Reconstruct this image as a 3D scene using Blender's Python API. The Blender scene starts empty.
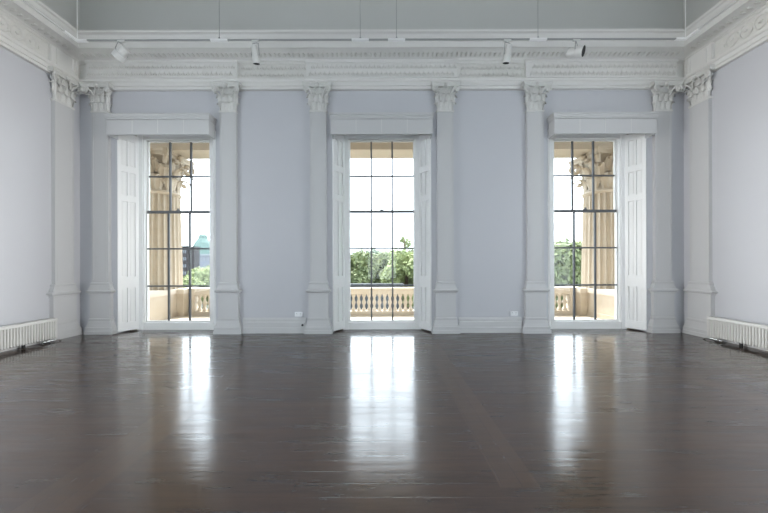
import bpy, bmesh, math, random
from mathutils import Vector, Matrix
PI = math.pi
random.seed(7)
SC = bpy.context.scene
COL = SC.collection

# ------------------------------------------------------------------ camera, world, lights, exposure
F = 287.0            # focal length in pixels of the 768 px wide frame
EYE = 1.56
D = 6.53             # inner face of the window wall
W = 6.87             # half width of the room
CEIL = 8.3
REAR = -6.5
cam_data = bpy.data.cameras.new('camera')
cam_data.sensor_width = 36.0
cam_data.lens = F / 768 * 36
cam_data.shift_x = 2 / 768
cam_data.shift_y = 7.5 / 768
cam_data.clip_start = 0.05
cam_data.clip_end = 800
cam = bpy.data.objects.new('camera', cam_data)
COL.objects.link(cam)
cam.location = (0, 0, EYE)
cam.matrix_world = Matrix.Translation((0, 0, EYE)) @ Matrix.Rotation(PI / 2, 4, 'X') @ Matrix.Rotation(math.radians(-0.15), 4, 'Z')
SC.camera = cam

world = bpy.data.worlds.new('sky')
SC.world = world
world.use_nodes = True
wn = world.node_tree
bg = wn.nodes['Background']
bg.inputs[0].default_value = (0.82, 0.92, 1.0, 1)
bg.inputs[1].default_value = 9.0

sun_d = bpy.data.lights.new('sun', 'SUN')
sun_d.energy = 17.0
sun_d.angle = math.radians(3)
sun_d.color = (1, 0.95, 0.86)
sun = bpy.data.objects.new('sun', sun_d)
COL.objects.link(sun)
sun.rotation_euler = (math.radians(-26), 0, math.radians(12))   # high sun in front of the facade

REAR_WIN = (-4.6, 0.0, 4.6)
SIDE_FILL_Y = (2.4,)  # invented side-wall openings, added to let fill light onto the opposite walls
def area_light(name, x, y, z, rz, w, h, energy, spread=150):                  # added area lamp in a wall opening out of view
    ad = bpy.data.lights.new(name, 'AREA')
    ad.shape = 'RECTANGLE'
    ad.size, ad.size_y = w, h
    ad.energy = energy
    ad.color = (1.0, 0.97, 0.93)
    ad.spread = math.radians(spread)
    ao = bpy.data.objects.new(name, ad)
    COL.objects.link(ao)
    ao.matrix_world = Matrix.Translation((x, y, z)) @ Matrix.Rotation(rz, 4, 'Z') @ Matrix.Rotation(PI / 2, 4, 'X')
for x in REAR_WIN:
    area_light('rear_window_daylight', x, REAR - 0.12, 2.6, 0, 2.0, 4.2, 4)
for y in SIDE_FILL_Y:
    for s_ in (-1, 1):
        area_light('side_fill_light', s_ * (W + 0.12), y, 2.6, s_ * PI / 2, 2.0, 4.2, 185, 50)  # added fill lamps, narrow spread aimed at the opposite side walls

SC.view_settings.view_transform = 'Standard'
SC.view_settings.look = 'None'
SC.view_settings.gamma = 1
SC.view_settings.use_curve_mapping = False
SC.view_settings.exposure = -0.35
SC.cycles.use_denoising = True
SC.cycles.max_bounces = 10
SC.cycles.diffuse_bounces = 6
SC.cycles.transparent_max_bounces = 16
SC.cycles.sample_clamp_indirect = 6

# ------------------------------------------------------------------ materials
def mat(name, color, rough=0.5, noise=None, bump=None, metallic=0.0, spec=None, coat=0.0):
    m = bpy.data.materials.new(name)
    m.use_nodes = True
    nt = m.node_tree
    b = nt.nodes['Principled BSDF']
    b.inputs['Base Color'].default_value = (*color, 1)
    b.inputs['Roughness'].default_value = rough
    b.inputs['Metallic'].default_value = metallic
    if spec is not None:
        b.inputs['Specular IOR Level'].default_value = spec
    b.inputs['Coat Weight'].default_value = coat
    tc = nt.nodes.new('ShaderNodeTexCoord')
    if noise:
        sc, amt, c2 = noise
        n = nt.nodes.new('ShaderNodeTexNoise')
        n.inputs['Scale'].default_value = sc
        n.inputs['Detail'].default_value = 5
        nt.links.new(tc.outputs['Object'], n.inputs['Vector'])
        r = nt.nodes.new('ShaderNodeValToRGB')
        r.color_ramp.elements[0].position = 0.5 - amt
        r.color_ramp.elements[1].position = 0.5 + amt
        r.color_ramp.elements[0].color = (*c2, 1)
        r.color_ramp.elements[1].color = (*color, 1)
        nt.links.new(n.outputs['Fac'], r.inputs[0])
        nt.links.new(r.outputs[0], b.inputs['Base Color'])
    if bump:
        sc, st, dist = bump
        n = nt.nodes.new('ShaderNodeTexNoise')
        n.inputs['Scale'].default_value = sc
        n.inputs['Detail'].default_value = 6
        nt.links.new(tc.outputs['Object'], n.inputs['Vector'])
        bp = nt.nodes.new('ShaderNodeBump')
        bp.inputs['Strength'].default_value = st
        bp.inputs['Distance'].default_value = dist
        nt.links.new(n.outputs['Fac'], bp.inputs['Height'])
        nt.links.new(bp.outputs[0], b.inputs['Normal'])
    return m

M_WALL = mat('pale_blue_wall_paint', (0.515, 0.52, 0.545), 0.55, (1.3, 0.35, (0.50, 0.505, 0.53)), (60, 0.15, 0.003))
M_UPPER = mat('grey_upper_wall_paint', (0.55, 0.552, 0.53), 0.7, (1.0, 0.35, (0.53, 0.532, 0.51)))
M_TRIM = mat('stone_white_trim_paint', (0.68, 0.67, 0.645), 0.5, (3, 0.4, (0.655, 0.645, 0.62)), (45, 0.15, 0.003))
M_ORN = mat('grey_white_ornament_paint', (0.66, 0.65, 0.62), 0.6, (25, 0.3, (0.60, 0.59, 0.56)), (60, 0.3, 0.006))
M_PIL = mat('pilaster_paint', (0.53, 0.53, 0.53), 0.5, (3, 0.4, (0.52, 0.52, 0.52)), (45, 0.1, 0.003))
M_CAP = mat('capital_plaster', (0.66, 0.655, 0.63), 0.6, (30, 0.3, (0.58, 0.575, 0.55)))
M_WHITE = mat('white_joinery_gloss', (0.84, 0.84, 0.825), 0.35)
M_BAR = mat('dark_glazing_bar', (0.10, 0.105, 0.11), 0.45)
M_ENAMEL = mat('radiator_enamel', (0.60, 0.59, 0.565), 0.4)
M_DARK = mat('dark_recess', (0.02, 0.02, 0.02), 0.8)
M_CHROME = mat('worn_chrome', (0.6, 0.58, 0.55), 0.25, metallic=1.0)
M_SPOT = mat('pale_grey_spotlight_enamel', (0.62, 0.62, 0.60), 0.35)
M_TRACK = mat('grey_track_metal', (0.33, 0.34, 0.33), 0.45)
M_JOINT = mat('white_track_joint', (0.85, 0.85, 0.84), 0.4)
M_PLASTIC = mat('white_plastic', (0.78, 0.79, 0.80), 0.4)
M_STONE = mat('honey_limestone', (0.50, 0.44, 0.36), 0.8, (4, 0.35, (0.42, 0.36, 0.28)), (25, 0.3, 0.01))
M_STONE2 = mat('pale_limestone', (0.56, 0.505, 0.43), 0.8, (5, 0.35, (0.51, 0.455, 0.38)), (25, 0.3, 0.01))
M_BARK = mat('bark', (0.12, 0.085, 0.06), 0.9, (9, 0.3, (0.06, 0.045, 0.03)))
M_BRICKD = mat('dark_brown_brick', (0.020, 0.017, 0.018), 0.9, (3, 0.3, (0.012, 0.010, 0.011)))
M_COPPER = mat('green_copper_roof', (0.055, 0.105, 0.09), 0.7, (2, 0.3, (0.045, 0.085, 0.075)))
M_PALE = mat('pale_render_wall', (0.11, 0.125, 0.16), 0.8, (0.5, 0.3, (0.08, 0.09, 0.12)))
M_SLATE = mat('blue_grey_stone', (0.030, 0.036, 0.042), 0.8, (1.5, 0.3, (0.02, 0.025, 0.03)))
M_ASPH = mat('park_ground', (0.020, 0.028, 0.014), 0.95, (0.3, 0.3, (0.03, 0.03, 0.024)))
M_PANE = mat('dim_window_pane', (0.05, 0.06, 0.07), 0.1)

def leaf_mat(name, c1, c2):
    m = bpy.data.materials.new(name)
    m.use_nodes = True
    nt = m.node_tree
    b = nt.nodes['Principled BSDF']
    tc = nt.nodes.new('ShaderNodeTexCoord')
    n = nt.nodes.new('ShaderNodeTexNoise')
    n.inputs['Scale'].default_value = 1.6
    n.inputs['Detail'].default_value = 4
    r = nt.nodes.new('ShaderNodeValToRGB')
    r.color_ramp.elements[0].position = 0.35
    r.color_ramp.elements[1].position = 0.65
    r.color_ramp.elements[0].color = (*c1, 1)
    r.color_ramp.elements[1].color = (*c2, 1)
    nt.links.new(tc.outputs['Object'], n.inputs['Vector'])
    nt.links.new(n.outputs['Fac'], r.inputs[0])
    nt.links.new(r.outputs[0], b.inputs['Base Color'])
    b.inputs['Roughness'].default_value = 0.6
    tr = nt.nodes.new('ShaderNodeBsdfTranslucent')
    nt.links.new(r.outputs[0], tr.inputs[0])
    mx = nt.nodes.new('ShaderNodeMixShader')
    mx.inputs[0].default_value = 0.35
    nt.links.new(b.outputs[0], mx.inputs[1])
    nt.links.new(tr.outputs[0], mx.inputs[2])
    nt.links.new(mx.outputs[0], nt.nodes['Material Output'].inputs[0])
    return m
M_LEAF = [leaf_mat('mid_green_leaves', (0.085, 0.115, 0.045), (0.17, 0.20, 0.085)),
          leaf_mat('yellow_green_leaves', (0.14, 0.18, 0.075), (0.24, 0.28, 0.12)),
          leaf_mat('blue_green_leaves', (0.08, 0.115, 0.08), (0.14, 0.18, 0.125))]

def glass_mat():
    m = bpy.data.materials.new('window_glass')
    m.use_nodes = True
    nt = m.node_tree
    nt.nodes.remove(nt.nodes['Principled BSDF'])
    t = nt.nodes.new('ShaderNodeBsdfTransparent')
    t.inputs[0].default_value = (0.985, 0.99, 0.99, 1)
    g = nt.nodes.new('ShaderNodeBsdfGlossy')
    g.inputs['Roughness'].default_value = 0.02
    fr = nt.nodes.new('ShaderNodeFresnel')
    fr.inputs[0].default_value = 1.25
    mx = nt.nodes.new('ShaderNodeMixShader')
    nt.links.new(fr.outputs[0], mx.inputs[0])
    nt.links.new(t.outputs[0], mx.inputs[1])
    nt.links.new(g.outputs[0], mx.inputs[2])
    nt.links.new(mx.outputs[0], nt.nodes['Material Output'].inputs[0])
    return m
M_GLASS = glass_mat()

def floor_mat():
    m = bpy.data.materials.new('dark_polished_oak_boards')
    m.use_nodes = True
    nt = m.node_tree
    L = nt.links.new
    b = nt.nodes['Principled BSDF']
    def node(t, **kw):
        n = nt.nodes.new(t)
        for k, v in kw.items():
            setattr(n, k, v)
        return n
    def math_(op, a, bb=None, cl=False):
        n = node('ShaderNodeMath', operation=op, use_clamp=cl)
        for i, v in enumerate((a, bb)):
            if v is None: continue
            if isinstance(v, (int, float)): n.inputs[i].default_value = v
            else: L(v, n.inputs[i])
        return n.outputs[0]
    def mix(f, a, bb):
        n = node('ShaderNodeMix', data_type='RGBA')
        if isinstance(f, (int, float)): n.inputs[0].default_value = f
        else: L(f, n.inputs[0])
        for i, v in ((6, a), (7, bb)):
            if isinstance(v, tuple): n.inputs[i].default_value = (*v, 1)
            else: L(v, n.inputs[i])
        return n.outputs[2]
    tc = node('ShaderNodeTexCoord')
    sep = node('ShaderNodeSeparateXYZ')
    L(tc.outputs['Object'], sep.inputs[0])
    X, Y = sep.outputs[0], sep.outputs[1]
    def boards(u, v, width, length):
        row = math_('FLOOR', math_('DIVIDE', v, width))
        wn_ = node('ShaderNodeTexWhiteNoise', noise_dimensions='1D')
        L(row, wn_.inputs['W'])
        off = math_('MULTIPLY', wn_.outputs[0], 7.0)
        cu = math_('FLOOR', math_('DIVIDE', math_('ADD', u, off), length))
        cb = node('ShaderNodeCombineXYZ'); L(row, cb.inputs[0]); L(cu, cb.inputs[1])
        w2 = node('ShaderNodeTexWhiteNoise', noise_dimensions='3D'); L(cb.outputs[0], w2.inputs['Vector'])
        fr_ = math_('FRACT', math_('DIVIDE', v, width))
        edge = math_('LESS_THAN', math_('MINIMUM', fr_, math_('SUBTRACT', 1.0, fr_)), 0.025)
        fu = math_('FRACT', math_('DIVIDE', math_('ADD', u, off), length))
        edge2 = math_('LESS_THAN', fu, 0.003)
        return w2.outputs[0], math_('MAXIMUM', edge, edge2)
    # boards run across the room, with strips of boards running towards the windows
    ca, ea = boards(X, Y, 0.12, 2.4)
    cb_, eb = boards(Y, X, 0.14, 3.1)
    def band(x0, x1, y0, y1):
        a = math_('MULTIPLY', math_('GREATER_THAN', X, x0), math_('LESS_THAN', X, x1))
        c = math_('MULTIPLY', math_('GREATER_THAN', Y, y0), math_('LESS_THAN', Y, y1))
        return math_('MULTIPLY', a, c)
    bands = math_('MAXIMUM', band(0.82, 1.10, 2.0, 5.6), band(-2.35, -1.95, -4, 5.6))
    bands = math_('MAXIMUM', bands, math_('MAXIMUM', band(-4.95, -4.67, -4, 5.6), band(4.15, 4.43, -4, 5.6)))
    rnd = math_('ADD', math_('MULTIPLY', ca, math_('SUBTRACT', 1.0, bands)), math_('MULTIPLY', cb_, bands))
    edge = math_('ADD', math_('MULTIPLY', ea, math_('SUBTRACT', 1.0, bands)), math_('MULTIPLY', eb, bands))
    crack = band(1.10, 6.6, 1.99, 2.004)
    edge = math_('MAXIMUM', edge, crack)
    mp = node('ShaderNodeMapping'); mp.inputs['Scale'].default_value = (0.45, 6.5, 1)
    L(tc.outputs['Object'], mp.inputs[0])
    gr = node('ShaderNodeTexNoise'); gr.inputs['Scale'].default_value = 3.0; gr.inputs['Detail'].default_value = 8; gr.inputs['Roughness'].default_value = 0.65
    L(mp.outputs[0], gr.inputs['Vector'])
    big = node('ShaderNodeTexNoise'); big.inputs['Scale'].default_value = 0.8; big.inputs['Detail'].default_value = 5
    L(tc.outputs['Object'], big.inputs['Vector'])
    def ramp(v, lo, hi):
        n = node('ShaderNodeMapRange'); n.clamp = True
        L(v, n.inputs[0]); n.inputs[1].default_value = lo; n.inputs[2].default_value = hi
        return n.outputs[0]
    g1 = ramp(gr.outputs[0], 0.36, 0.66)
    b1 = ramp(big.outputs[0], 0.38, 0.66)
    base = mix(rnd, (0.006, 0.0035, 0.0025), (0.024, 0.0125, 0.0075))
    base = mix(math_('MULTIPLY', g1, 0.55), base, (0.060, 0.032, 0.018))
    base = mix(math_('MULTIPLY', bands, 0.22), base, (0.12, 0.075, 0.045))
    base = mix(math_('MULTIPLY', b1, 0.35), base, (0.045, 0.026, 0.017))
    base = mix(math_('MULTIPLY', edge, 0.5), base, (0.005, 0.004, 0.004))
    L(base, b.inputs['Base Color'])
    rr = math_('ADD', 0.34, math_('MULTIPLY', g1, 0.12))
    L(rr, b.inputs['Roughness'])
    b.inputs['IOR'].default_value = 1.22
    fine = node('ShaderNodeMapping'); fine.inputs['Scale'].default_value = (0.5, 3.2, 1)
    L(tc.outputs['Object'], fine.inputs[0])
    wear = node('ShaderNodeTexNoise'); wear.inputs['Scale'].default_value = 2.2; wear.inputs['Detail'].default_value = 9; wear.inputs['Roughness'].default_value = 0.7
    L(fine.outputs[0], wear.inputs['Vector'])
    w1 = ramp(wear.outputs[0], 0.36, 0.64)
    L(math_('SUBTRACT', 1.0, math_('MULTIPLY', w1, 0.28)), b.inputs['Coat Weight'])
    base = mix(math_('MULTIPLY', w1, 0.6), base, (0.055, 0.030, 0.018))
    L(base, b.inputs['Base Color'])
    b.inputs['Coat IOR'].default_value = 1.85
    cr = math_('ADD', 0.075, math_('ADD', math_('MULTIPLY', g1, 0.06), math_('MULTIPLY', b1, 0.06)))
    L(cr, b.inputs['Coat Roughness'])
    bp = node('ShaderNodeBump'); bp.inputs['Strength'].default_value = 0.25; bp.inputs['Distance'].default_value = 0.004
    hh = math_('SUBTRACT', math_('ADD', math_('MULTIPLY', gr.outputs[0], 1.0), math_('MULTIPLY', rnd, 0.25)), math_('MULTIPLY', edge, 0.35))
    L(hh, bp.inputs['Height'])
    L(bp.outputs[0], b.inputs['Normal'])
    L(bp.outputs[0], b.inputs['Coat Normal'])
    return m
M_FLOOR = floor_mat()

# ------------------------------------------------------------------ helpers
def obj(name, bm, m, parent=None, smooth=False, loc=None):
    me = bpy.data.meshes.new(name)
    bmesh.ops.recalc_face_normals(bm, faces=bm.faces)
    bm.to_mesh(me)
    bm.free()
    if smooth:
        for p in me.polygons: p.use_smooth = True
        if smooth != 'all':
            me.set_sharp_from_angle(angle=math.radians(38))
    me.materials.append(m)
    o = bpy.data.objects.new(name, me)
    COL.objects.link(o)
    if parent: o.parent = parent
    if loc: o.location = loc
    return o

def struct(name, bm, m, parent=None, smooth=False):
    o = obj(name, bm, m, parent, smooth)
    if parent is None: o['kind'] = 'structure'
    return o

def tag(o, label, cat=None, group=None):
    o['label'] = label
    if cat: o['category'] = cat
    if group: o['group'] = group
    return o

def thing(name, label, cat, loc=(0, 0, 0), rz=0, group=None):
    o = bpy.data.objects.new(name, None)
    COL.objects.link(o)
    o.location = loc
    o.rotation_euler = (0, 0, rz)
    o.empty_display_size = 0.2
    return tag(o, label, cat, group)

def copy_tree(o, parent=None):
    c = o.copy()
    COL.objects.link(c)
    c.parent = parent
    for ch in list(o.children):
        copy_tree(ch, c)
    return c

def box(bm, x0, x1, y0, y1, z0, z1, mtx=None):
    vs = [bm.verts.new((x, y, z)) for x in (x0, x1) for y in (y0, y1) for z in (z0, z1)]
    for f in ((0, 1, 3, 2), (4, 6, 7, 5), (0, 4, 5, 1), (2, 3, 7, 6), (0, 2, 6, 4), (1, 5, 7, 3)):
        bm.faces.new([vs[i] for i in f])
    if mtx is not None:
        for v in vs: v.co = mtx @ v.co
    return vs

def nbox(*a, mtx=None):
    bm = bmesh.new()
    box(bm, *a, mtx=mtx)
    return bm

def loft(bm, rings, cap=True, closed=True):
    vr = [[bm.verts.new(p) for p in r] for r in rings]
    n = len(rings[0])
    for a, b in zip(vr, vr[1:]):
        for i in range(n if closed else n - 1):
            j = (i + 1) % n
            bm.faces.new((a[i], a[j], b[j], b[i]))
    if cap:
        bm.faces.new(vr[0][::-1])
        bm.faces.new(vr[-1])
    return vr

def stack(bm, levels):
    """rectangular rings lofted upwards: (z, half width, projection from the wall)"""
    loft(bm, [[(-h, 0, z), (h, 0, z), (h, -p, z), (-h, -p, z)] for z, h, p in levels])

def lathe(bm, prof, seg=24, c=(0, 0, 0), mod=None):
    rings = []
    for r, z in prof:
        ring = []
        for k in range(seg):
            a = 2 * PI * k / seg
            rr = r * (mod(a, z) if mod else 1)
            ring.append((c[0] + rr * math.cos(a), c[1] + rr * math.sin(a), c[2] + z))
        rings.append(ring)
    loft(bm, rings)

def tube(bm, pts, r, seg=8):
    pts = [Vector(p) for p in pts]
    rad = r if isinstance(r, (list, tuple)) else [r] * len(pts)
    rings = []
    ref = None
    for i, p in enumerate(pts):
        t = (pts[min(i + 1, len(pts) - 1)] - pts[max(i - 1, 0)]).normalized()
        if ref is None:
            ref = Vector((0, 0, 1)) if abs(t.z) < 0.9 else Vector((1, 0, 0))
        u = (ref - t * ref.dot(t)).normalized()
        ref = u
        w = t.cross(u)
        rings.append([p + (u * math.cos(2 * PI * k / seg) + w * math.sin(2 * PI * k / seg)) * rad[i] for k in range(seg)])
    loft(bm, rings)

def sheet(bm, fn, nu, nv, th):
    """closed curved sheet: fn(u, v) -> (point, outward direction)"""
    def grid(off):
        g = []
        for i in range(nu + 1):
            row = []
            for j in range(nv + 1):
                p, n = fn(-1 + 2 * i / nu, j / nv)
                row.append(bm.verts.new(Vector(p) + Vector(n) * off))
            g.append(row)
        return g
    A, B = grid(0), grid(-th)
    for i in range(nu):
        for j in range(nv):
            bm.faces.new((A[i][j], A[i + 1][j], A[i + 1][j + 1], A[i][j + 1]))
            bm.faces.new((B[i][j], B[i][j + 1], B[i + 1][j + 1], B[i + 1][j]))
    for i in range(nu):
        bm.faces.new((A[i][0], B[i][0], B[i + 1][0], A[i + 1][0]))
        bm.faces.new((A[i][nv], A[i + 1][nv], B[i + 1][nv], B[i][nv]))
    for j in range(nv):
        bm.faces.new((A[0][j], A[0][j + 1], B[0][j + 1], B[0][j]))
        bm.faces.new((A[nu][j], B[nu][j], B[nu][j + 1], A[nu][j + 1]))

def acanthus(bm, org, out, w, h, curl, lean=0.12, nu=6, nv=9):
    org, out = Vector(org), Vector(out).normalized()
    up = Vector((0, 0, 1))
    side = up.cross(out)
    prof = []
    for j in range(nv + 1):
        v = j / nv
        if v < 0.68:
            t = v / 0.68
            prof.append((lean * h * t * t, h * 0.86 * t))
        else:
            t = (v - 0.68) / 0.32
            a = t * PI * 0.95
            prof.append((lean * h + curl * (1 - math.cos(a)) * 0.55, h * 0.86 + curl * 0.42 * math.sin(a) - curl * 0.25 * t))
    def fn(u, v):
        j = v * nv
        o, z = prof[int(round(j))]
        ww = w * (0.42 + 0.12 * math.sin(PI * v)) * (1 - 0.30 * abs(math.sin(v * PI * 3.5)) * abs(u)) * (1 if v < 0.7 else 1 - 0.75 * (v - 0.7))
        rib = (0.10 * w * (1 - abs(u)) - 0.05 * w * abs(math.sin(u * PI * 1.5)))
        return org + side * (u * ww) + out * (o + rib) + up * z, out
    sheet(bm, fn, nu, nv, 0.05 * w)

def volute(bm, c, dirv, r, th):
    """spiral scroll in the plane spanned by dirv and up"""
    c, d = Vector(c), Vector(dirv).normalized()
    up = Vector((0, 0, 1))
    pts, rad = [], []
    n = 30
    for i in range(n + 1):
        t = i / n
        a = -PI * 0.75 + t * 2 * PI * 1.7
        rr = r * (1 - 0.82 * t)
        pts.append(c + d * (rr * math.cos(a) * -1) * -1 + up * (-rr * math.sin(a)))
        rad.append(th * (1 - 0.5 * t))
    tube(bm, pts, rad, 6)
    n_ = d.cross(up)
    bmesh.ops.create_icosphere(bm, subdivisions=1, radius=r * 0.28, matrix=Matrix.Translation(c))

# ------------------------------------------------------------------ room shell
box_ = nbox(-W - 0.3, W + 0.3, REAR - 0.3, 7.15, -0.25, 0)
struct('floor', box_, M_FLOOR)
struct('ceiling', nbox(-W - 0.3, W + 0.3, REAR - 0.3, 7.15, CEIL, CEIL + 0.5), M_UPPER)

WC = (-4.9, 0.0, 4.9)          # window centres
OH = 1.126                     # half width of the splayed opening at the wall face
OTOP = 4.64
ZL = 5.60                      # blue paint ends behind the entablature

def window_wall(name, m, x0, x1, y0, y1, z0, z1, cents, oh, ob, ot):
    bm = bmesh.new()
    xs = [x0]
    for c in cents: xs += [c - oh, c + oh]
    xs.append(x1)
    for i in range(0, len(xs), 2):
        box(bm, xs[i], xs[i + 1], y0, y1, z0, z1)
    for c in cents:
        if ot < z1: box(bm, c - oh, c + oh, y0, y1, ot, z1)
        if ob > z0: box(bm, c - oh, c + oh, y0, y1, z0, ob)
    return struct(name, bm, m)
window_wall('wall_back', M_WALL, -W - 0.3, W + 0.3, D, 6.85, 0, ZL, WC, OH, 0, OTOP)
window_wall('wall_back_outer', M_STONE, -W - 3.0, W + 3.0, 6.85, 7.15, -7, 11, WC, 0.91, 0, 4.64)
struct('wall_back_upper', nbox(-W - 0.3, W + 0.3, D, 6.85, ZL, CEIL), M_UPPER)
for s, nm in ((-1, 'left'), (1, 'right')):
    a, b = sorted((s * W, s * (W + 0.3)))
    bm = bmesh.new()
    ys = [REAR]
    for y in SIDE_FILL_Y: ys += [y - 1.0, y + 1.0]
    ys.append(D)
    for q in range(0, len(ys), 2): box(bm, a, b, ys[q], ys[q + 1], 0, ZL)
    for y in SIDE_FILL_Y:  # unseen openings made up for the side fill lamps
        box(bm, a, b, y - 1.0, y + 1.0, 0, 0.5)
        box(bm, a, b, y - 1.0, y + 1.0, 4.7, ZL)
    struct('wall_' + nm, bm, M_WALL)
    struct('wall_%s_upper' % nm, nbox(a, b, REAR, D, ZL, CEIL), M_UPPER)
window_wall('wall_front', M_WALL, -W - 0.3, W + 0.3, REAR - 0.3, REAR, 0, CEIL, REAR_WIN, 1.0, 0.5, 4.7)

def sweep(bm, prof, th0=None, y_start=REAR):
    """profile (projection, z) swept around left, back and right wall with mitred corners; closed behind at projection 0"""
    ring = []
    paths = []
    for p, z in prof:
        paths.append([(-W + p, y_start, z), (-W + p, D - p, z), (W - p, D - p, z), (W - p, y_start, z)])
    rings = [[paths[i][k] for i in range(len(prof))] for k in range(4)]
    loft(bm, rings)

# architrave fascia
bm = bmesh.new()
sweep(bm, [(0.0, 5.50), (0.075, 5.50), (0.075, 5.56), (0.10, 5.565), (0.10, 5.645), (0.125, 5.66), (0.135, 5.69), (0.135, 5.705), (0.0, 5.705)])
struct('trim_1', bm, M_TRIM)
# frieze
bm = bmesh.new()
sweep(bm, [(0.0, 5.705), (0.085, 5.705), (0.085, 6.05), (0.105, 6.06), (0.12, 6.085), (0.12, 6.10), (0.0, 6.10)])
fr = struct('trim_2', bm, M_ORN)
bm = bmesh.new()
BLK = 1.68
for c in WC:
    box(bm, c - BLK, c + BLK, D - 0.135, D - 0.08, 5.705, 6.055)
    box(bm, c - BLK - 0.015, c + BLK + 0.015, D - 0.155, D - 0.08, 6.05, 6.10)
    box(bm, c - BLK - 0.015, c + BLK + 0.015, D - 0.155, D - 0.08, 5.70, 5.725)
for s in (-1, 1):
    a, b = sorted((s * (W - 0.08), s * (W - 0.150)))
    for y in (5.86, 5.95, 6.27, 6.34): box(bm, a, b, y - 0.012, y + 0.012, 5.72, 6.04)
    a, b = sorted((s * (W - 0.08), s * (W - 0.135)))
    box(bm, a, b, 5.84, 6.36, 5.705, 6.055)
tag(obj('frieze_block', bm, M_TRIM, fr), 'plainer forward-stepping blocks of the frieze')
def on_back(x): return any(abs(x - c) < BLK for c in WC)
bm = bmesh.new()
def palmette(bm, x, y, z, w, h, sx=1, ax='x', sgn=1):
    # three pointed lobes standing out of the frieze
    for k, (dx, hh, ww) in enumerate(((-0.32, 0.72, 0.30), (0, 1.0, 0.34), (0.32, 0.72, 0.30))):
        cx = dx * w
        pts = [(cx - ww * w * 0.5, 0, z + 0.30 * h * hh), (cx, 0, z), (cx + ww * w * 0.5, 0, z + 0.30 * h * hh), (cx, 0, z + h * hh), (cx, -0.022, z + 0.4 * h * hh)]
        vs = []
        for px, py, pz in pts:
            co = (x + px, y + py, pz) if ax == 'x' else (x + sgn * (-py), y + px, pz)
            vs.append(bm.verts.new(co))
        for i in range(4):
            bm.faces.new((vs[i], vs[(i + 1) % 4], vs[4]))
x = -W + 0.25
while x < W - 0.2:
    yb = D - (0.135 if on_back(x) else 0.085)
    if min(abs(abs(x - c) - BLK) for c in WC) > 0.05:
        palmette(bm, x, yb, 5.735, 0.10, 0.145)
        palmette(bm, x + 0.052, yb, 5.895, 0.10, 0.135)
    x += 0.105
# interlaced rings on the side friezes
for s in (-1, 1):
    y = 5.55
    while y > 3.0:
        pts = [(s * (W - 0.09), y + 0.095 * math.cos(a), 5.88 + 0.12 * math.sin(a)) for a in [2 * PI * k / 14 for k in range(15)]]
        tube(bm, pts, 0.017, 5)
        bmesh.ops.create_icosphere(bm, subdivisions=1, radius=0.035, matrix=Matrix.Translation((s * (W - 0.09), y, 5.88)))
        palmette(bm, s * (W - 0.085), y + 0.105, 5.82, 0.07, 0.12, ax='y', sgn=-s)
        y -= 0.21
obj('frieze_ornament', bm, M_ORN, fr)
# cornice: bed mould, corona, cyma
bm = bmesh.new()
sweep(bm, [(0.0, 6.10), (0.135, 6.10), (0.15, 6.12), (0.385, 6.20), (0.40, 6.185), (0.40, 6.30), (0.42, 6.31), (0.42, 6.335), (0.45, 6.345), (0.475, 6.365), (0.50, 6.395), (0.55, 6.405), (0.56, 6.425), (0.56, 6.445), (0.0, 6.47)])
cor = struct('trim_3', bm, M_TRIM)
bm = bmesh.new()
def egg(bm, x, y, z, ax):
    sx_, sy_ = (0.032, 0.07) if ax == 'x' else (0.07, 0.032)
    bmesh.ops.create_icosphere(bm, subdivisions=1, radius=1, matrix=Matrix.Translation((x, y, z)) @ Matrix.Diagonal((sx_, sy_, 0.028, 1)))
x = -W + 0.33
while x < W - 0.30:
    egg(bm, x, D - 0.235, 6.148, 'x')
    x += 0.105
for s in (-1, 1):
    y = D - 0.42
    while y > 3.0:
        egg(bm, s * (W - 0.235), y, 6.148, 'y')
        y -= 0.105
obj('egg_course', bm, M_ORN, cor, smooth=True)

# baseboards: stretches between the pilasters and openings
PIL_X = (-6.34, -3.46, -1.43, 1.43, 3.46, 6.34)
def base_run(bm, x0, x1):
    prof = [(0.0, 0.0), (0.055, 0.0), (0.055, 0.12), (0.045, 0.135), (0.045, 0.24), (0.03, 0.265), (0.03, 0.30), (0.018, 0.325), (0.0, 0.345)]
    loft(bm, [[(x, D - p, z) for p, z in prof] for x in (x0, x1)])
bm = bmesh.new()
for x0, x1 in ((-3.16, -1.73), (1.73, 3.16)):
    base_run(bm, x0, x1)
struct('baseboard_back', bm, M_PIL)
for s, nm in ((-1, 'left'), (1, 'right')):
    prof = [(0.0, 0.0), (0.055, 0.0), (0.055, 0.12), (0.045, 0.135), (0.045, 0.24), (0.03, 0.265), (0.03, 0.30), (0.018, 0.325), (0.0, 0.345)]
    bm = bmesh.new()
    loft(bm, [[(s * (W - p), y, z) for p, z in prof] for y in (REAR, 5.79)])
    struct('baseboard_' + nm, bm, M_PIL)

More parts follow.
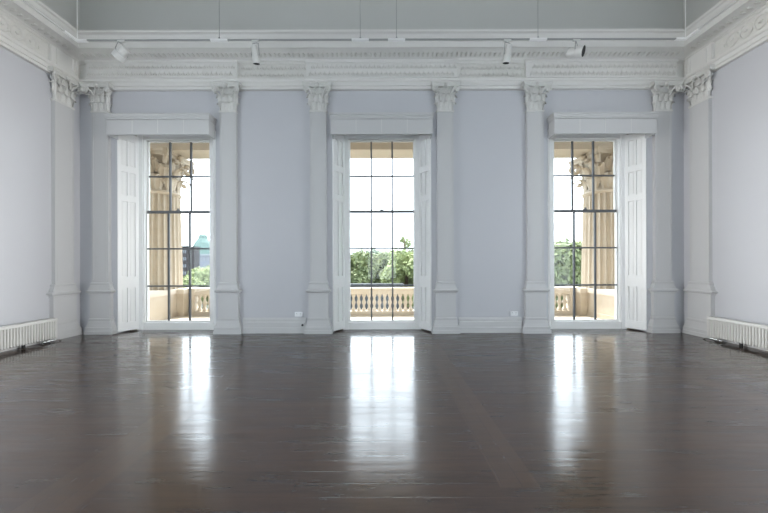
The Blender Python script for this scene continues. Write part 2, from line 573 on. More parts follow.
# ------------------------------------------------------------------ windows
GH = 0.765
def make_window(n, cx):
    bm = bmesh.new()
    # box frame: jambs, head and sill board
    for s in (-1, 1):
        a, b = sorted((cx + s * 0.80, cx + s * 0.93))
        box(bm, a, b, 6.83, 7.03, 0.0, 4.66)
        a, b = sorted((cx + s * 0.78, cx + s * 0.80))
        box(bm, a, b, 6.86, 6.90, 0.19, 4.58)
    box(bm, cx - 0.80, cx + 0.80, 6.84, 7.03, 4.58, 4.66)
    box(bm, cx - 0.80, cx + 0.80, 6.84, 6.90, 4.545, 4.585)
    box(bm, cx - 0.80, cx + 0.80, 6.85, 7.16, 0.0, 0.145)
    box(bm, cx - 0.80, cx + 0.80, 6.835, 6.90, 0.135, 0.17)
    w = struct('window_%d' % n, bm, M_WHITE)
    def sash(name, y, zb, zt, rails, meet):
        b = bmesh.new()
        for s in (-1, 1):
            p, q = sorted((cx + s * GH, cx + s * 0.80))
            box(b, p, q, y - 0.022, y + 0.022, zb, zt)
        if meet == 'top':
            box(b, cx - GH, cx + GH, y - 0.022, y + 0.022, zb, zb + 0.055)
        else:
            box(b, cx - GH, cx + GH, y - 0.022, y + 0.022, zt - 0.04, zt)
        so = obj(name, b, M_WHITE, w)
        b = bmesh.new()
        g0, g1 = (zb + 0.055, zt) if meet == 'top' else (zb, zt - 0.04)
        for xx in (-GH / 3, GH / 3):
            box(b, cx + xx - 0.019, cx + xx + 0.019, y - 0.020, y + 0.020, g0, g1)
        for z in rails:
            box(b, cx - GH, cx + GH, y - 0.019, y + 0.019, z - 0.018, z + 0.018)
        if meet == 'top': box(b, cx - GH, cx + GH, y - 0.024, y + 0.022, zt - 0.06, zt)
        else: box(b, cx - GH, cx + GH, y - 0.022, y + 0.022, zb, zb + 0.06)
        tag(obj('glazing_bars', b, M_BAR, so), 'thin dark glazing bars')
        b = bmesh.new()
        box(b, cx - GH, cx + GH, y - 0.002, y + 0.002, g0, g1)
        obj('glass', b, M_GLASS, so)
        return so
    sash('upper_sash', 7.00, 2.81, 4.575, (3.70,), 'bottom')
    lo = sash('lower_sash', 6.945, 0.15, 2.855, (1.94, 1.04), 'top')
    b = bmesh.new()
    box(b, cx - 0.04, cx + 0.04, 6.90, 6.93, 2.85, 2.87)
    box(b, cx - 0.015, cx + 0.015, 6.895, 6.93, 2.87, 2.905)
    tag(obj('sash_latch', b, M_BAR, lo), 'small dark sash latch')
    # two grips on the bottom rail
    b = bmesh.new()
    for s in (-0.35, 0.35):
        box(b, cx + s - 0.05, cx + s + 0.05, 6.905, 6.925, 0.165, 0.185)
    obj('sash_lift', b, M_WHITE, lo)
    return w
for n, c in enumerate(WC): make_window(n + 1, c)

# splayed panelled shutters folded against the reveals
def make_shutter():
    t = thing('window_shutter', '', 'shutter')
    L = math.hypot(OH - 0.91, 6.845 - D)
    z0, z1 = 0.035, 4.60
    b = bmesh.new()
    box(b, 0, L, 0, 0.03, z0, z1)          # local: x along the leaf, y = thickness, front is -y
    leaf = obj('shutter_leaf', b, M_WHITE, t)
    # stiles and rails standing proud, leaving two sunk columns of panels
    b = bmesh.new()
    fw = 0.035
    xs = (0, L * 0.22, L * 0.44, L * 0.56, L * 0.78, L)
    rows = ((0.22, 1.02), (1.28, 3.02), (3.16, 3.70), (3.84, 4.44))
    for a, c in ((0, 0.17 * L), (0.45 * L, 0.55 * L), (0.83 * L, L)):
        box(b, a, c, -0.032, 0.0, z0, z1)
    zz = [z0] + [v for r in rows for v in r] + [z1]
    for k in range(0, len(zz), 2):
        for a, c in ((0.17 * L, 0.45 * L), (0.55 * L, 0.83 * L)):
            box(b, a, c, -0.032, 0.0, zz[k], zz[k + 1])
    obj('stiles_and_rails', b, M_WHITE, t)
    b = bmesh.new()
    for a, c in ((0.17 * L, 0.45 * L), (0.55 * L, 0.83 * L)):
        for r0, r1 in rows:
            box(b, a + 0.018, c - 0.018, -0.010, 0.0, r0 + 0.03, r1 - 0.03)
    obj('raised_panel', b, M_WHITE, t)
    for z in (0.5, 2.3, 4.1):
        b = bmesh.new()
        tube(b, [(L - 0.006, -0.02, z - 0.05), (L - 0.006, -0.02, z + 0.05)], 0.008, 8)
        obj('hinge', b, M_WHITE, t)
    return t
SH = make_shutter()
sh_labels = {
    (0, -1): 'white panelled shutter folded on the left reveal of the window at far left',
    (0, 1): 'thin sliver of shutter on the right reveal of the window at far left',
    (1, -1): 'white panelled shutter on the left reveal of the middle window',
    (1, 1): 'white panelled shutter on the right reveal of the middle window',
    (2, -1): 'thin sliver of shutter on the left reveal of the window at far right',
    (2, 1): 'white panelled shutter folded on the right reveal of the window at far right'}
first = True
ang = math.atan2(6.845 - D, OH - 0.91)
def mirror_mesh(o):
    for ch in o.children:
        me = ch.data.copy()
        for v in me.vertices: v.co.y = -v.co.y
        me.flip_normals()
        ch.data = me
SHR = copy_tree(SH)
mirror_mesh(SHR)
pool = {-1: SH, 1: SHR}
for i, c in enumerate(WC):
    for s in (-1, 1):
        src = pool[s]
        o = src if i == 0 else copy_tree(src)
        # left reveal leaf starts at the wall face and runs inwards to the frame
        o.location = (c + s * OH, D + 0.005, 0)
        o.rotation_euler = (0, 0, ang if s < 0 else PI - ang)
        tag(o, sh_labels[(i, s)], 'shutter', 'window shutters')

# pelmet boxes over the windows
def make_pelmet():
    t = thing('pelmet_box', '', 'pelmet')
    b = bmesh.new()
    hw = 1.115
    # hollow below: front board, ends, top
    box(b, -hw, hw, -0.25, -0.225, 4.40, 4.75)
    for s in (-1, 1):
        a, c = sorted((s * hw, s * (hw - 0.025)))
        box(b, a, c, -0.225, 0, 4.40, 4.75)
    box(b, -hw, hw, -0.25, 0, 4.72, 4.75)
    obj('fascia_board', b, M_PIL, t)
    b = bmesh.new()
    for z0, z1, e in ((4.735, 4.77, 0.012), (4.77, 4.82, 0.022), (4.82, 4.86, 0.035)):
        box(b, -hw - e, hw + e, -0.25 - e, 0, z0, z1)
    box(b, -hw - 0.006, hw + 0.006, -0.262, -0.25, 4.40, 4.43)
    obj('top_moulding', b, M_PIL, t)
    for x in (-0.56, 0, 0.56):
        obj('joint_strip', nbox(x - 0.004, x + 0.004, -0.253, -0.249, 4.43, 4.735), M_TRIM, t)
    return t
PB = make_pelmet()
for i, (c, lab) in enumerate(zip(WC, ('pale grey pelmet box above the window at far left', 'pale grey pelmet box above the middle window', 'pale grey pelmet box above the window at far right'))):
    o = PB if i == 0 else copy_tree(PB)
    o.location = (c, D, 0)
    tag(o, lab, 'pelmet', 'pelmet boxes over the windows')

# ------------------------------------------------------------------ pilasters
SW = 0.185
def make_pilaster():
    t = thing('pilaster', '', 'pilaster')
    b = bmesh.new()
    stack(b, [(1.16, SW, 0.075), (5.0, SW, 0.075)])
    # thin sunk line near both arrises
    sh = obj('shaft', b, M_PIL, t)
    b = bmesh.new()
    for s in (-1, 1):
        a, c = sorted((s * (SW - 0.045), s * (SW - 0.035)))
        box(b, a, c, -0.079, -0.074, 1.22, 4.93)
    obj('shaft_bead', b, M_PIL, sh)
    b = bmesh.new()
    stack(b, [(0.0, 0.315, 0.13), (0.075, 0.315, 0.13), (0.08, 0.30, 0.12), (0.15, 0.30, 0.12), (0.16, 0.29, 0.112), (0.22, 0.268, 0.10),
              (0.30, 0.245, 0.09), (0.315, 0.25, 0.095), (0.345, 0.25, 0.095), (0.36, 0.225, 0.085), (0.90, 0.225, 0.085)])
    pe = obj('pedestal', b, M_PIL, t)
    b = bmesh.new()
    stack(b, [(0.88, 0.225, 0.085), (0.885, 0.24, 0.095), (0.915, 0.24, 0.095), (0.925, 0.255, 0.105), (0.945, 0.28, 0.125), (0.975, 0.285, 0.13),
              (0.985, 0.262, 0.115), (1.0, 0.245, 0.105), (1.06, 0.225, 0.095), (1.11, 0.205, 0.088), (1.12, 0.212, 0.092), (1.145, 0.212, 0.092), (1.165, 0.187, 0.077)])
    obj('base_moulding', b, M_PIL, t)
    b = bmesh.new()
    zc = 5.00
    stack(b, [(zc - 0.02, SW + 0.015, 0.088), (zc + 0.015, SW + 0.015, 0.088)])
    stack(b, [(zc + 0.015, SW - 0.02, 0.06), (zc + 0.40, SW - 0.02, 0.06), (zc + 0.52, SW + 0.04, 0.08)])
    cp = obj('capital', b, M_CAP, t, smooth=True)
    b = bmesh.new()
    for x in (-0.12, 0, 0.12):
        acanthus(b, (x, -0.06, zc + 0.015), (0, -1, 0), 0.125, 0.19, 0.075)
    for x in (-0.18, -0.06, 0.06, 0.18):
        acanthus(b, (x, -0.065, zc + 0.14), (0, -1, 0), 0.105, 0.22, 0.095)
    for s in (-1, 1):
        acanthus(b, (s * (SW - 0.01), -0.055, zc + 0.015), (s, 0, 0), 0.09, 0.19, 0.05)
        acanthus(b, (s * (SW - 0.01), -0.055, zc + 0.14), (s, 0, 0), 0.09, 0.22, 0.06)
        acanthus(b, (s * 0.19, -0.075, zc + 0.24), (s, -0.8, 0), 0.08, 0.17, 0.08)
    obj('acanthus_leaf', b, M_CAP, cp, smooth=True)
    for s in (-1, 1):
        b = bmesh.new()
        volute(b, (s * 0.245, -0.165, zc + 0.445), (s * 1.0, -0.35, 0), 0.066, 0.022)
        tube(b, [(s * 0.10, -0.10, zc + 0.32), (s * 0.14, -0.125, zc + 0.42), (s * 0.20, -0.15, zc + 0.50), (s * 0.26, -0.165, zc + 0.51)], [0.014, 0.018, 0.022, 0.022], 6)
        tube(b, [(s * 0.09, -0.10, zc + 0.32), (s * 0.085, -0.12, zc + 0.44), (s * 0.05, -0.14, zc + 0.50), (s * 0.03, -0.14, zc + 0.46)], 0.014, 6)
        obj('volute', b, M_CAP, cp, smooth=True)
    b = bmesh.new()
    # abacus with a hollowed front
    pts = []
    for k in range(9):
        u = -1 + 2 * k / 8
        pts.append((u * 0.315, -0.195 + 0.055 * (1 - u * u)))
    for z0, z1, g in ((zc + 0.515, zc + 0.555, 0.0), (zc + 0.555, zc + 0.595, 0.012)):
        rings = []
        for z in (z0, z1):
            rings.append([(-0.315 - g, 0, z)] + [(x * (1 + g * 3), y - g, z) for x, y in pts] + [(0.315 + g, 0, z)])
        loft(b, rings)
    bmesh.ops.create_icosphere(b, subdivisions=2, radius=0.042, matrix=Matrix.Translation((0, -0.165, zc + 0.55)))
    obj('abacus', b, M_CAP, cp)
    return t
PL = make_pilaster()
plac = [(x, D, 0, l) for x, l in zip(PIL_X, (
    'flat pale pilaster at the left corner of the window wall',
    'flat pale pilaster right beside the far left window',
    'flat pale pilaster just left of the middle window',
    'flat pale pilaster just right of the middle window',
    'flat pale pilaster left beside the far right window',
    'flat pale pilaster at the right corner of the window wall'))]
plac += [(-W, 6.15, PI / 2, 'pilaster standing on the left side wall above the radiator end'),
         (W, 6.15, -PI / 2, 'pilaster standing on the right side wall above the radiator end')]
for i, (x, y, rz, lab) in enumerate(plac):
    o = PL if i == 0 else copy_tree(PL)
    o.location = (x, y, 0)
    o.rotation_euler = (0, 0, rz)
    tag(o, lab, 'pilaster', 'corinthian pilasters around the room')

# ------------------------------------------------------------------ radiators
def make_radiator(s):
    t = thing('radiator', 'long low white ribbed radiator along the %s wall' % ('left' if s < 0 else 'right'), 'radiator', (-s * 0.085, 0, 0), 0, 'wall radiators')
    y0, y1 = 4.0, 5.85
    xo, xi = s * (W - 0.06), s * 6.70
    def sx(a, b): return sorted((a, b))
    b = bmesh.new()
    a, c = sx(xo, s * 6.725)
    box(b, a, c, y0 + 0.01, y1 - 0.01, 0.085, 0.44)
    obj('water_panel', b, M_ENAMEL, t)
    b = bmesh.new()
    n = 42
    a, c = sx(s * 6.735, xi)
    for k in range(n):
        y = y0 + 0.03 + (y1 - y0 - 0.06) * k / (n - 1)
        rings = []
        for z, g in ((0.075, 0.0), (0.085, 0.010), (0.10, 0.0145), (0.415, 0.0145), (0.425, 0.010)):
            rings.append([(s * 6.735, y - g, z), (s * 6.735, y + g, z), (s * 6.706, y + g, z), (s * (6.698 - g * 0.2), y + g * 0.5, z), (s * (6.698 - g * 0.2), y - g * 0.5, z), (s * 6.706, y - g, z)])
        loft(b, rings)
    tag(obj('radiator_fins', b, M_ENAMEL, t), 'row of upright ribs')
    b = bmesh.new()
    a, c = sx(xo, s * 6.695)
    box(b, a, c, y0, y1, 0.425, 0.48)
    box(b, *sx(xo, s * 6.70), y1 - 0.02, y1, 0.08, 0.43)
    box(b, *sx(xo, s * 6.70), y0, y0 + 0.02, 0.07, 0.43)
    bmesh.ops.bevel(b, geom=b.edges[:], offset=0.004, segments=1, affect='EDGES')
    obj('top_cover', b, M_ENAMEL, t)
    for y in (4.25, 5.35):
        b = bmesh.new()
        a, c = sx(xo + (-s) * 0.02, s * 6.76)
        box(b, a, c, y - 0.02, y + 0.02, 0.0, 0.09)
        tag(obj('foot', b, M_DARK, t), 'short dark foot')
    b = bmesh.new()
    tube(b, [(s * 6.74, y1 - 0.12, 0.08), (s * 6.74, y1 - 0.12, 0.045), (s * 6.73, y1 - 0.10, 0.03), (s * 6.70, y1 + 0.02, 0.028), (s * 6.70, y1 + 0.06, 0.0)], 0.012, 8)
    tube(b, [(s * 6.70, y1 - 0.20, 0.045), (s * 6.70, y1 - 0.06, 0.045)], [0.026, 0.022], 10)
    tube(b, [(s * 6.705, y1 - 0.26, 0.04), (s * 6.705, y1 - 0.20, 0.04)], 0.017, 10)
    v = obj('valve', b, M_CHROME, t, smooth=True)
    v['label'] = 'chrome pipe valve under the end'
    return t
make_radiator(-1)
make_radiator(1)

# ------------------------------------------------------------------ sockets on the window wall
def socket(x, y_off, z, label):
    t = thing('wall_socket', label, 'socket', (x, D - y_off, z), 0)
    b = nbox(-0.085, 0.085, -0.035, 0, -0.05, 0.05)
    bmesh.ops.bevel(b, geom=b.edges[:], offset=0.006, segments=2, affect='EDGES')
    obj('back_box', b, M_PLASTIC, t)
    for k in (-0.04, 0.04):
        obj('pin_slot', nbox(k - 0.004, k + 0.004, -0.037, -0.034, 0.012, 0.026), M_DARK, t)
        for e in (-0.012, 0.012):
            obj('pin_slot', nbox(k + e - 0.004, k + e + 0.004, -0.037, -0.034, -0.014, -0.008), M_DARK, t)
    for k in (-0.068, 0.068):
        obj('switch', nbox(k - 0.007, k + 0.007, -0.040, -0.034, 0.01, 0.03), M_PLASTIC, t)
socket(-1.895, 0.0, 0.425, 'small white double socket above skirting left of the middle window')
socket(2.99, 0.0, 0.43, 'small white double socket above skirting right of the middle window')
b = bmesh.new()
lathe(b, [(0.0, -0.001), (0.024, 0), (0.024, 0.012), (0.016, 0.018), (0.0, 0.019)][1:4], 16)
for v in b.verts: v.co = Vector((v.co.x, -v.co.z, v.co.y))
k = obj('floor_stop', b, M_DARK)
k.name = 'cable_outlet'
k.location = (-1.80, D - 0.045, 0.185)
tag(k, 'tiny round dark outlet on the skirting left of middle window', 'outlet')

# ------------------------------------------------------------------ hanging lighting track
TY, TX, TZ = 5.70, 6.04, 6.015
tr = thing('lighting_track', 'thin grey suspended lighting track running around under the cornice', 'lighting track', (0, TY, TZ))
b = bmesh.new()
box(b, -TX, TX, -0.016, 0.016, -0.009, 0.009)
obj('rail', b, M_TRACK, tr)
for s in (-1, 1):
    a, c = sorted((s * (TX - 0.018), s * (TX + 0.018)))
    sr = obj('rail', nbox(a, c, REAR + 0.6 - TY, -0.016, -0.009, 0.009), M_SPOT, tr)
    sr['label'] = 'pale side run of the track'

RODS = [-3.22, -0.42, 0.30, 3.11]
for x in RODS:
    b = nbox(x - 0.17, x + 0.17, -0.026, 0.026, -0.022, 0.012)
    jp = obj('joint_plate', b, M_JOINT, tr)
    b = bmesh.new()
    lathe(b, [(0.022, 0.012), (0.022, 0.03), (0.008, 0.06)], 12, c=(x, 0, 0))
    tube(b, [(x, 0, 0.03), (x, 0, CEIL - TZ)], 0.006, 6)
    obj('suspension_rod', b, M_TRACK, tr)
for s in (-1, 1):
    b = bmesh.new()
    a, c = sorted((s * (TX + 0.026), s * (TX - 0.20)))
    box(b, a, c, -0.026, 0.026, -0.022, 0.012)
    a, c = sorted((s * (TX + 0.026), s * (TX - 0.026)))
    box(b, a, c, -0.24, -0.026, -0.022, 0.012)
    obj('corner_joint', b, M_JOINT, tr)
    b = bmesh.new()
    tube(b, [(s * TX, 0, 0.012), (s * TX, 0, CEIL - TZ)], 0.0055, 6)
    obj('suspension_rod', b, M_JOINT, tr)

def spotlight(px, aim, label, L=0.30, r=0.085, drop=0.3):
    x = (px - 382) * TY / F
    t = thing('track_spotlight', label, 'spotlight', (x, TY, TZ - 0.009), 0, 'spotlights on the track')
    b = bmesh.new()
    box(b, -0.07, 0.07, -0.017, 0.017, -0.03, 0.0)
    lathe(b, [(0.018, -0.055), (0.018, -0.03)], 12)
    obj('adapter', b, M_SPOT, t)
    d = Vector(aim).normalized()
    c = Vector((0, 0, -drop))
    side = d.cross(Vector((0, 0, 1))).normalized()
    b = bmesh.new()
    arm = [Vector((0, 0, -0.05)), Vector((0, 0, -0.05)) + side * 0.06 + Vector((0, 0, -0.01)), c + side * (r + 0.012) + Vector((0, 0, 0.03)), c + side * (r + 0.012)]
    arm2 = [Vector((0, 0, -0.05)), Vector((0, 0, -0.05)) - side * 0.06 + Vector((0, 0, -0.01)), c - side * (r + 0.012) + Vector((0, 0, 0.03)), c - side * (r + 0.012)]
    tube(b, arm, 0.008, 6); tube(b, arm2, 0.008, 6)
    obj('yoke', b, M_TRACK, t)
    q = Vector((0, 0, 1)).rotation_difference(d).to_matrix().to_4x4()
    mt = Matrix.Translation(c) @ q
    b = bmesh.new()
    lathe(b, [(r * 0.55, -L * 0.55), (r * 0.85, -L * 0.52), (r * 0.88, -L * 0.03), (r * 0.80, -L * 0.02), (r * 0.80, 0.0), (r, 0.005), (r, L * 0.45), (r * 0.93, L * 0.45), (r * 0.90, L * 0.40), (0.001, L * 0.39)], 28)
    for v in b.verts: v.co = mt @ v.co
    h = obj('housing', b, M_SPOT, t, smooth=True)
    b = bmesh.new()
    lathe(b, [(r * 0.905, L * 0.395), (r * 0.905, L * 0.44), (r * 0.5, L * 0.425), (0.002, L * 0.42)], 24)
    for v in b.verts: v.co = mt @ v.co
    ln = obj('lens', b, M_DARK, h, smooth=True)
    ln['label'] = 'black front lens'
spotlight(122, (-0.80, 0.15, -0.55), 'silvery cylinder spotlight at far left of the track, tilted to lower left', L=0.27, r=0.10, drop=0.25)
spotlight(256, (0.04, 0.30, -1.0), 'slim grey spotlight hanging down between far left and middle windows', L=0.32, r=0.068, drop=0.30)
spotlight(508, (-0.10, 0.30, -1.0), 'slim grey spotlight hanging down between middle and far right windows', L=0.32, r=0.068, drop=0.30)
spotlight(577, (0.62, -0.62, -0.30), 'spotlight above far right window showing its round black front', L=0.28, r=0.105, drop=0.25)

# ------------------------------------------------------------------ portico outside
PORT_Z = -0.12
b = nbox(-9.8, 9.8, 7.15, 10.3, PORT_Z - 0.5, PORT_Z)
struct('balcony_floor', b, M_STONE2)
b = nbox(-9.8, 9.8, 7.15, 10.4, 5.95, 6.4)
struct('portico_ceiling', b, M_STONE)
b = bmesh.new()
box(b, -9.8, 9.8, 9.05, 9.84, 5.17, 5.95)
box(b, -9.8, 9.8, 9.01, 9.05, 5.40, 5.46)
box(b, -9.8, 9.8, 9.00, 9.05, 5.80, 5.95)
struct('portico_beam', b, M_STONE2)

def make_column():
    t = thing('stone_column', '', 'column')
    R0 = 0.60
    b = bmesh.new()
    def flute(a, z):
        u = (a * 24 / (2 * PI)) % 1.0
        g = abs(u - 0.5) * 2
        return 1 - 0.085 * math.sqrt(max(0, 1 - (g / 0.80) ** 2)) if g < 0.80 else 1
    rings = []
    zs = [-0.6, 0.5, 1.5, 2.5, 3.2, 3.82]
    lathe(b, [(R0 - 0.065 * max(0, (z / 3.8)) ** 1.6 if z > 0 else R0, z) for z in zs], 24 * 8, mod=flute)
    obj('shaft', b, M_STONE, t, smooth=True)
    b = bmesh.new()
    lathe(b, [(0.53, 3.80), (0.56, 3.83), (0.585, 3.87), (0.56, 3.91), (0.545, 3.93)], 48)
    z0 = 3.93
    lathe(b, [(0.50, z0), (0.44, z0 + 0.15), (0.43, z0 + 0.5), (0.46, z0 + 0.80), (0.60, z0 + 0.98), (0.66, z0 + 1.05)], 48)
    cp = obj('capital', b, M_STONE, t, smooth=True)
    b = bmesh.new()
    for k in range(8):
        a = 2 * PI * k / 8 + PI / 8
        acanthus(b, (0.50 * math.cos(a), 0.50 * math.sin(a), z0), (math.cos(a), math.sin(a), 0), 0.40, 0.44, 0.24)
        a = 2 * PI * k / 8
        acanthus(b, (0.50 * math.cos(a), 0.50 * math.sin(a), z0 + 0.20), (math.cos(a), math.sin(a), 0), 0.36, 0.56, 0.32)
        a = 2 * PI * k / 8 + PI / 8
        acanthus(b, (0.53 * math.cos(a), 0.53 * math.sin(a), z0 + 0.55), (math.cos(a), math.sin(a), 0), 0.24, 0.36, 0.26)
    obj('acanthus_leaf', b, M_STONE, cp, smooth=True)
    for k in range(4):
        a = PI / 4 + k * PI / 2
        d = Vector((math.cos(a), math.sin(a), 0))
        b = bmesh.new()
        volute(b, d * 0.80 + Vector((0, 0, z0 + 0.91)), d, 0.15, 0.055)
        tube(b, [d * 0.52 + Vector((0, 0, z0 + 0.70)), d * 0.62 + Vector((0, 0, z0 + 0.87)), d * 0.72 + Vector((0, 0, z0 + 1.03)), d * 0.82 + Vector((0, 0, z0 + 1.05))], [0.03, 0.045, 0.05, 0.05], 8)
        obj('volute', b, M_STONE, cp, smooth=True)
    b = bmesh.new()
    for k in range(4):
        a = k * PI / 2
        d = Vector((math.cos(a), math.sin(a), 0)); sd = Vector((-d.y, d.x, 0))
        for s in (-1, 1):
            c = d * 0.60 + sd * s * 0.14 + Vector((0, 0, z0 + 0.98))
            pts = [c + sd * s * (-0.08 * math.cos(q)) * (1 - q / 12) + Vector((0, 0, 0.08 * math.sin(q) * (1 - q / 12))) for q in [i * 0.5 for i in range(18)]]
            tube(b, pts, 0.025, 6)
    obj('scroll', b, M_STONE, cp, smooth=True)
    b = bmesh.new()
    for za, zb, g in ((z0 + 1.05, z0 + 1.15, 0), (z0 + 1.15, z0 + 1.24, 0.03)):
        rings = []
        for z in (za, zb):
            ring = []
            for k in range(4):
                a0 = -PI / 4 + k * PI / 2
                p0 = Vector((math.cos(a0), math.sin(a0), 0)) * (0.98 + g)
                p1 = Vector((math.cos(a0 + PI / 2), math.sin(a0 + PI / 2), 0)) * (0.98 + g)
                mid = Vector((math.cos(a0 + PI / 4), math.sin(a0 + PI / 4), 0))
                for i in range(8):
                    u = (i + 0.25) / 8
                    p = p0.lerp(p1, u) - mid * 0.11 * math.sin(PI * u)
                    ring.append((p.x, p.y, z))
            rings.append(ring)
        loft(b, rings)
    for k in range(4):
        a = k * PI / 2
        bmesh.ops.create_icosphere(b, subdivisions=2, radius=0.11, matrix=Matrix.Translation((0.64 * math.cos(a), 0.64 * math.sin(a), z0 + 1.12)))
    obj('abacus', b, M_STONE, cp)
    return t
C = make_column()
for i, (x, lab) in enumerate(((-7.31, 'fluted honey stone column seen through the far left window'), (7.31, 'fluted honey stone column seen through the far right window'))):
    o = C if i == 0 else copy_tree(C)
    o.location = (x, 9.50, 0)
    tag(o, lab, 'column', 'portico columns outside')

RZ = EYE - 0.79                 # top of the parapet
# parapet walls beside the columns
for s, lab in ((-1, 'low solid stone parapet in front of column, far left window'), (1, 'low solid stone parapet in front of column, far right window')):
    t = thing('parapet', lab, 'parapet', (s * 7.0, 8.5, PORT_Z), 0, 'stone parapets')
    def sxx(a, c):
        a, c = sorted((s * a - s * 7.0, s * c - s * 7.0)); return a, c
    b = bmesh.new()
    H = RZ - PORT_Z
    box(b, *sxx(6.62, 6.645), 7.15 - 8.5, 9.25 - 8.5, 0.16, H - 0.15)
    box(b, *sxx(6.60, 6.645), 7.15 - 8.5, 9.25 - 8.5, 0, 0.16)
    box(b, *sxx(6.40, 6.645), 9.25 - 8.5, 10.0 - 8.5, 0, H - 0.15)
    box(b, *sxx(6.645, 8.2), 7.15 - 8.5, 8.82 - 8.5, 0, H - 0.15)
    obj('wall_block', b, M_STONE, t)
    b = bmesh.new()
    box(b, *sxx(6.58, 6.645), 7.15 - 8.5, 9.25 - 8.5, H - 0.15, H)
    box(b, *sxx(6.645, 8.2), 7.15 - 8.5, 8.82 - 8.5, H - 0.15, H)
    box(b, *sxx(6.37, 6.645), 9.22 - 8.5, 10.03 - 8.5, H - 0.15, H)
    obj('coping', b, M_STONE2, t)
# balustrade
t = thing('balustrade', 'stone balustrade with a row of turned balusters across the balcony front', 'balustrade', (0, 9.6, PORT_Z))
H = RZ - PORT_Z
b = bmesh.new()
box(b, -6.37, 6.37, -0.17, 0.17, H - 0.07, H)
box(b, -6.37, 6.37, -0.14, 0.14, H - 0.21, H - 0.07)
obj('top_rail', b, M_STONE2, t)
b = bmesh.new()
box(b, -6.37, 6.37, -0.16, 0.16, 0, 0.12)
obj('plinth', b, M_STONE2, t)
def baluster_bm(z0, z1):
    b = bmesh.new()
    h = z1 - z0
    prof = [(0.072, 0), (0.072, 0.09), (0.060, 0.13), (0.040, 0.20), (0.036, 0.28), (0.046, 0.38), (0.066, 0.45), (0.070, 0.50), (0.066, 0.55), (0.046, 0.62), (0.036, 0.72), (0.040, 0.80), (0.060, 0.87), (0.072, 0.91), (0.072, 1.0)]
    lathe(b, [(r, z0 + k * h) for r, k in prof], 14)
    return b
spans = [(-6.1, -4.4), (-1.65, 1.65), (4.4, 6.1)]
piers = [-4.25, -1.85, 1.85, 4.25]
first = None
pitch = 0.172
nb = 0
for a, c in spans:
    n = int(round((c - a) / pitch))
    for k in range(n + 1):
        x = a + (c - a) * k / n
        if first is None:
            first = obj('baluster', baluster_bm(0.12, H - 0.21), M_STONE2, t, smooth=True)
            o = first
        else:
            o = first.copy(); COL.objects.link(o)
        o.location = (x, 0, 0)
        nb += 1
for a, c in ((-4.3, -1.75), (1.75, 4.3), (-6.37, -6.2), (6.2, 6.37)):
    obj('pier', nbox(a, c, -0.13, 0.13, 0.12, H - 0.21), M_STONE2, t)

# ------------------------------------------------------------------ beyond the balcony
GZ = -8.0
struct('park_ground', nbox(-260, 260, 10.6, 400, GZ - 0.5, GZ), M_ASPH)

def at(px, py, y):
    return Vector(((px - 382) * y / F, y, EYE - (py - 264) * y / F))

def crown_mesh(seed, n, leaf, rx, rz, lobes):
    rnd = random.Random(seed)
    b = bmesh.new()
    blobs = []
    for k in range(lobes):
        a = rnd.uniform(0, 2 * PI)
        zz = rnd.uniform(-0.75, 0.85)
        rr = math.sqrt(max(0, 1 - zz * zz)) * rnd.uniform(0.35, 0.75)
        blobs.append((Vector((rx * rr * math.cos(a), rx * rr * math.sin(a), rz * zz * 0.8)), rnd.uniform(0.28, 0.46) * rx))
    for i in range(n):
        c, r = blobs[i % lobes]
        d = Vector((rnd.gauss(0, 1), rnd.gauss(0, 1), rnd.gauss(0, 1))).normalized()
        p = c + d * r * rnd.uniform(0.65, 1.05)
        nrm = (d + Vector((rnd.uniform(-.7, .7), rnd.uniform(-.7, .7), rnd.uniform(-.2, .9)))).normalized()
        u = nrm.orthogonal().normalized()
        u = (Matrix.Rotation(rnd.uniform(0, 2 * PI), 3, nrm) @ u)
        w = nrm.cross(u)
        s = leaf * rnd.uniform(0.6, 1.3)
        vs = [b.verts.new(p + u * s), b.verts.new(p + w * s * 0.45), b.verts.new(p - u * s), b.verts.new(p - w * s * 0.45)]
        b.faces.new(vs)
    me = bpy.data.meshes.new('tree_crown')
    b.to_mesh(me); b.free()
    return me
CROWNS = [crown_mesh(1, 12000, 0.22, 3.2, 3.6, 30), crown_mesh(2, 12000, 0.22, 3.4, 3.2, 30), crown_mesh(3, 1400, 0.17, 1.6, 3.4, 16)]
def tree(px, ytop, y, mi, cm, sc, label, wsc=1.0):
    top = at(px, ytop, y)
    me = CROWNS[cm].copy()
    me.materials.append(M_LEAF[mi])
    rz = (3.6, 3.2, 3.4)[cm] * sc
    cz = top.z - rz * 1.05
    t = thing('tree', label, 'tree', (top.x, y, GZ), random.uniform(0, 6), 'trees beyond the balcony')
    cr = bpy.data.objects.new('tree_crown', me)
    COL.objects.link(cr); cr.parent = t
    cr.location = (0, 0, cz - GZ); cr.scale = (sc * wsc, sc * wsc, sc)
    b = bmesh.new()
    hh = cz - GZ
    tube(b, [(0, 0, -0.05), (0.05, 0, hh * 0.5), (0, 0.1, hh), (0.1, 0.1, hh + rz * 0.6)], [0.28, 0.2, 0.13, 0.04], 8)
    for k in range(5):
        a = k * 1.3
        tube(b, [(0.02, 0.02, hh * (0.75 + 0.06 * k)), (rz * 0.35 * math.cos(a), rz * 0.35 * math.sin(a), hh + rz * 0.1 * k)], [0.09, 0.03], 6)
    obj('trunk', b, M_BARK, t)
    return t
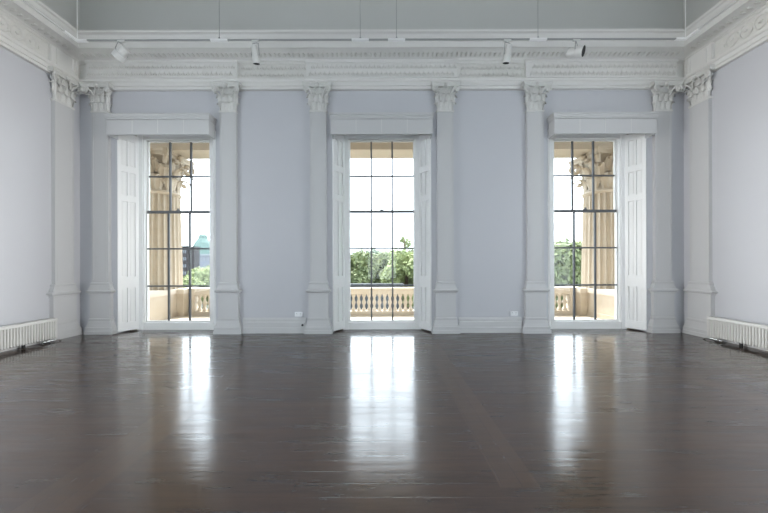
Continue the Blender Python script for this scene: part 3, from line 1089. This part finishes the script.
# middle window
tree(358, 246, 34, 0, 0, 1.0, 'round green tree behind the left panes of the middle window')
tree(378, 248, 42, 2, 1, 1.35, 'blue-green tree farther off behind the central panes of middle window')
tree(390, 249, 36, 0, 1, 1.1, 'mid green tree between central and right panes of middle window')
tree(407, 244, 24, 1, 0, 0.72, 'bright yellow-green tree behind the right panes of the middle window')
tree(405, 229, 27, 1, 2, 0.70, 'sparse treetop rising highest in the middle window', 0.8)
tree(345, 252, 40, 2, 0, 1.2, 'green tree behind the left edge of the middle window')
tree(425, 246, 34, 0, 1, 1.1, 'green tree behind the right edge of the middle window')
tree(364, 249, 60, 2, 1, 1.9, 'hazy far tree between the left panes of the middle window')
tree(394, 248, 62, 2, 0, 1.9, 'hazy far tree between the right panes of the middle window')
# far left window: low tree tops under the domed building
tree(205, 266, 30, 1, 1, 0.62, 'low bushy treetop right of the dark tower in the far left window')
tree(184, 272, 26, 1, 0, 0.50, 'small low treetop before the dark tower in the far left window')
tree(222, 262, 40, 0, 1, 0.9, 'treetop at the right edge of the far left window')
# far right window
tree(562, 240, 24, 1, 1, 1.0, 'light green tree behind the left panes of the far right window')
tree(578, 232, 22, 0, 0, 0.95, 'tall green tree beside the column in the far right window')
tree(545, 244, 34, 2, 0, 1.1, 'darker green tree behind the left edge of far right window')

# low blue-grey garden wall across the middle
p0, p1 = at(330, 283.5, 21), at(402, 283.5, 21)
t = thing('garden_wall', 'low blue-grey wall just above the balustrade rail in the middle window', 'wall', (0, 21, GZ))
b = bmesh.new()
box(b, p0.x, p1.x, -0.2, 0.2, 0, p0.z - GZ - 0.12)
obj('wall_face', b, M_SLATE, t)
obj('coping', nbox(p0.x - 0.1, p1.x + 0.1, -0.28, 0.28, p0.z - GZ - 0.12, p0.z - GZ), M_SLATE, t)

# dark tower
y = 60.0
a, c = at(179.5, 247, y), at(187.5, 247, y)
t = thing('tower_block', 'narrow dark brown tower block beside the column in the far left window', 'building', ((a.x + c.x) / 2, y, GZ))
hw = (c.x - a.x) / 2
hz = a.z - GZ
b = nbox(-hw, hw, 0, 4, 0, hz)
obj('tower_wall', b, M_BRICKD, t)
obj('parapet', nbox(-hw - 0.1, hw + 0.1, -0.1, 4.1, hz, hz + 0.35), M_BRICKD, t)
for r in range(6):
    for q in (-0.5, 0.0, 0.5):
        obj('window', nbox(q * hw - 0.14, q * hw + 0.14, -0.03, 0.02, hz - 1.2 - r * 1.5, hz - 0.5 - r * 1.5), M_PANE, t)
# copper-roofed building
y = 75.0
c0 = at(203, 240, y + 4)
t = thing('domed_building', 'pale blue-grey building under a green copper roof, far left window', 'building', (c0.x, y, GZ))
zt = at(202, 254, y).z - GZ
hw = 13 * y / F
ox = hw * 0.55
b = nbox(-hw + ox, hw + ox, 0, 8, 0, zt)
obj('building_wall', b, M_PALE, t)
b = bmesh.new()
R = hw * 0.85
z1 = at(202, 232, y).z - GZ
prof = [(1.03, 0), (1.0, 0.06), (0.92, 0.30), (0.72, 0.58), (0.46, 0.76), (0.40, 0.80), (0.38, 0.92), (0.2, 1.0)]
rings = []
for r, k in prof:
    rr = R * r
    rings.append([(rr * math.cos(q) * 1.0, 4 + rr * math.sin(q) * 1.0, zt + k * (z1 - zt)) for q in [2 * PI * (j + 0.5) / 8 for j in range(8)]])
loft(b, rings)
obj('copper_roof', b, M_COPPER, t)
b = nbox(-hw - 0.2 + ox, hw + 0.2 + ox, -0.3, 8.2, zt - 0.4, zt + 0.05)
obj('cornice', b, mat('pale_stone_band', (0.14, 0.15, 0.165), 0.8), t)
M_PW = mat('white_window_band', (0.14, 0.15, 0.165), 0.6)
for r in range(3):
    for k in range(6):
        x = ox - hw + (k + 0.5) * 2 * hw / 6
        w_ = obj('window', nbox(x - 0.42, x + 0.42, -0.06, 0.02, zt - 1.7 - r * 1.9, zt - 0.7 - r * 1.9), M_PW, t)
        obj('pane', nbox(x - 0.28, x + 0.28, -0.09, -0.05, zt - 1.55 - r * 1.9, zt - 0.8 - r * 1.9), M_PANE, w_)
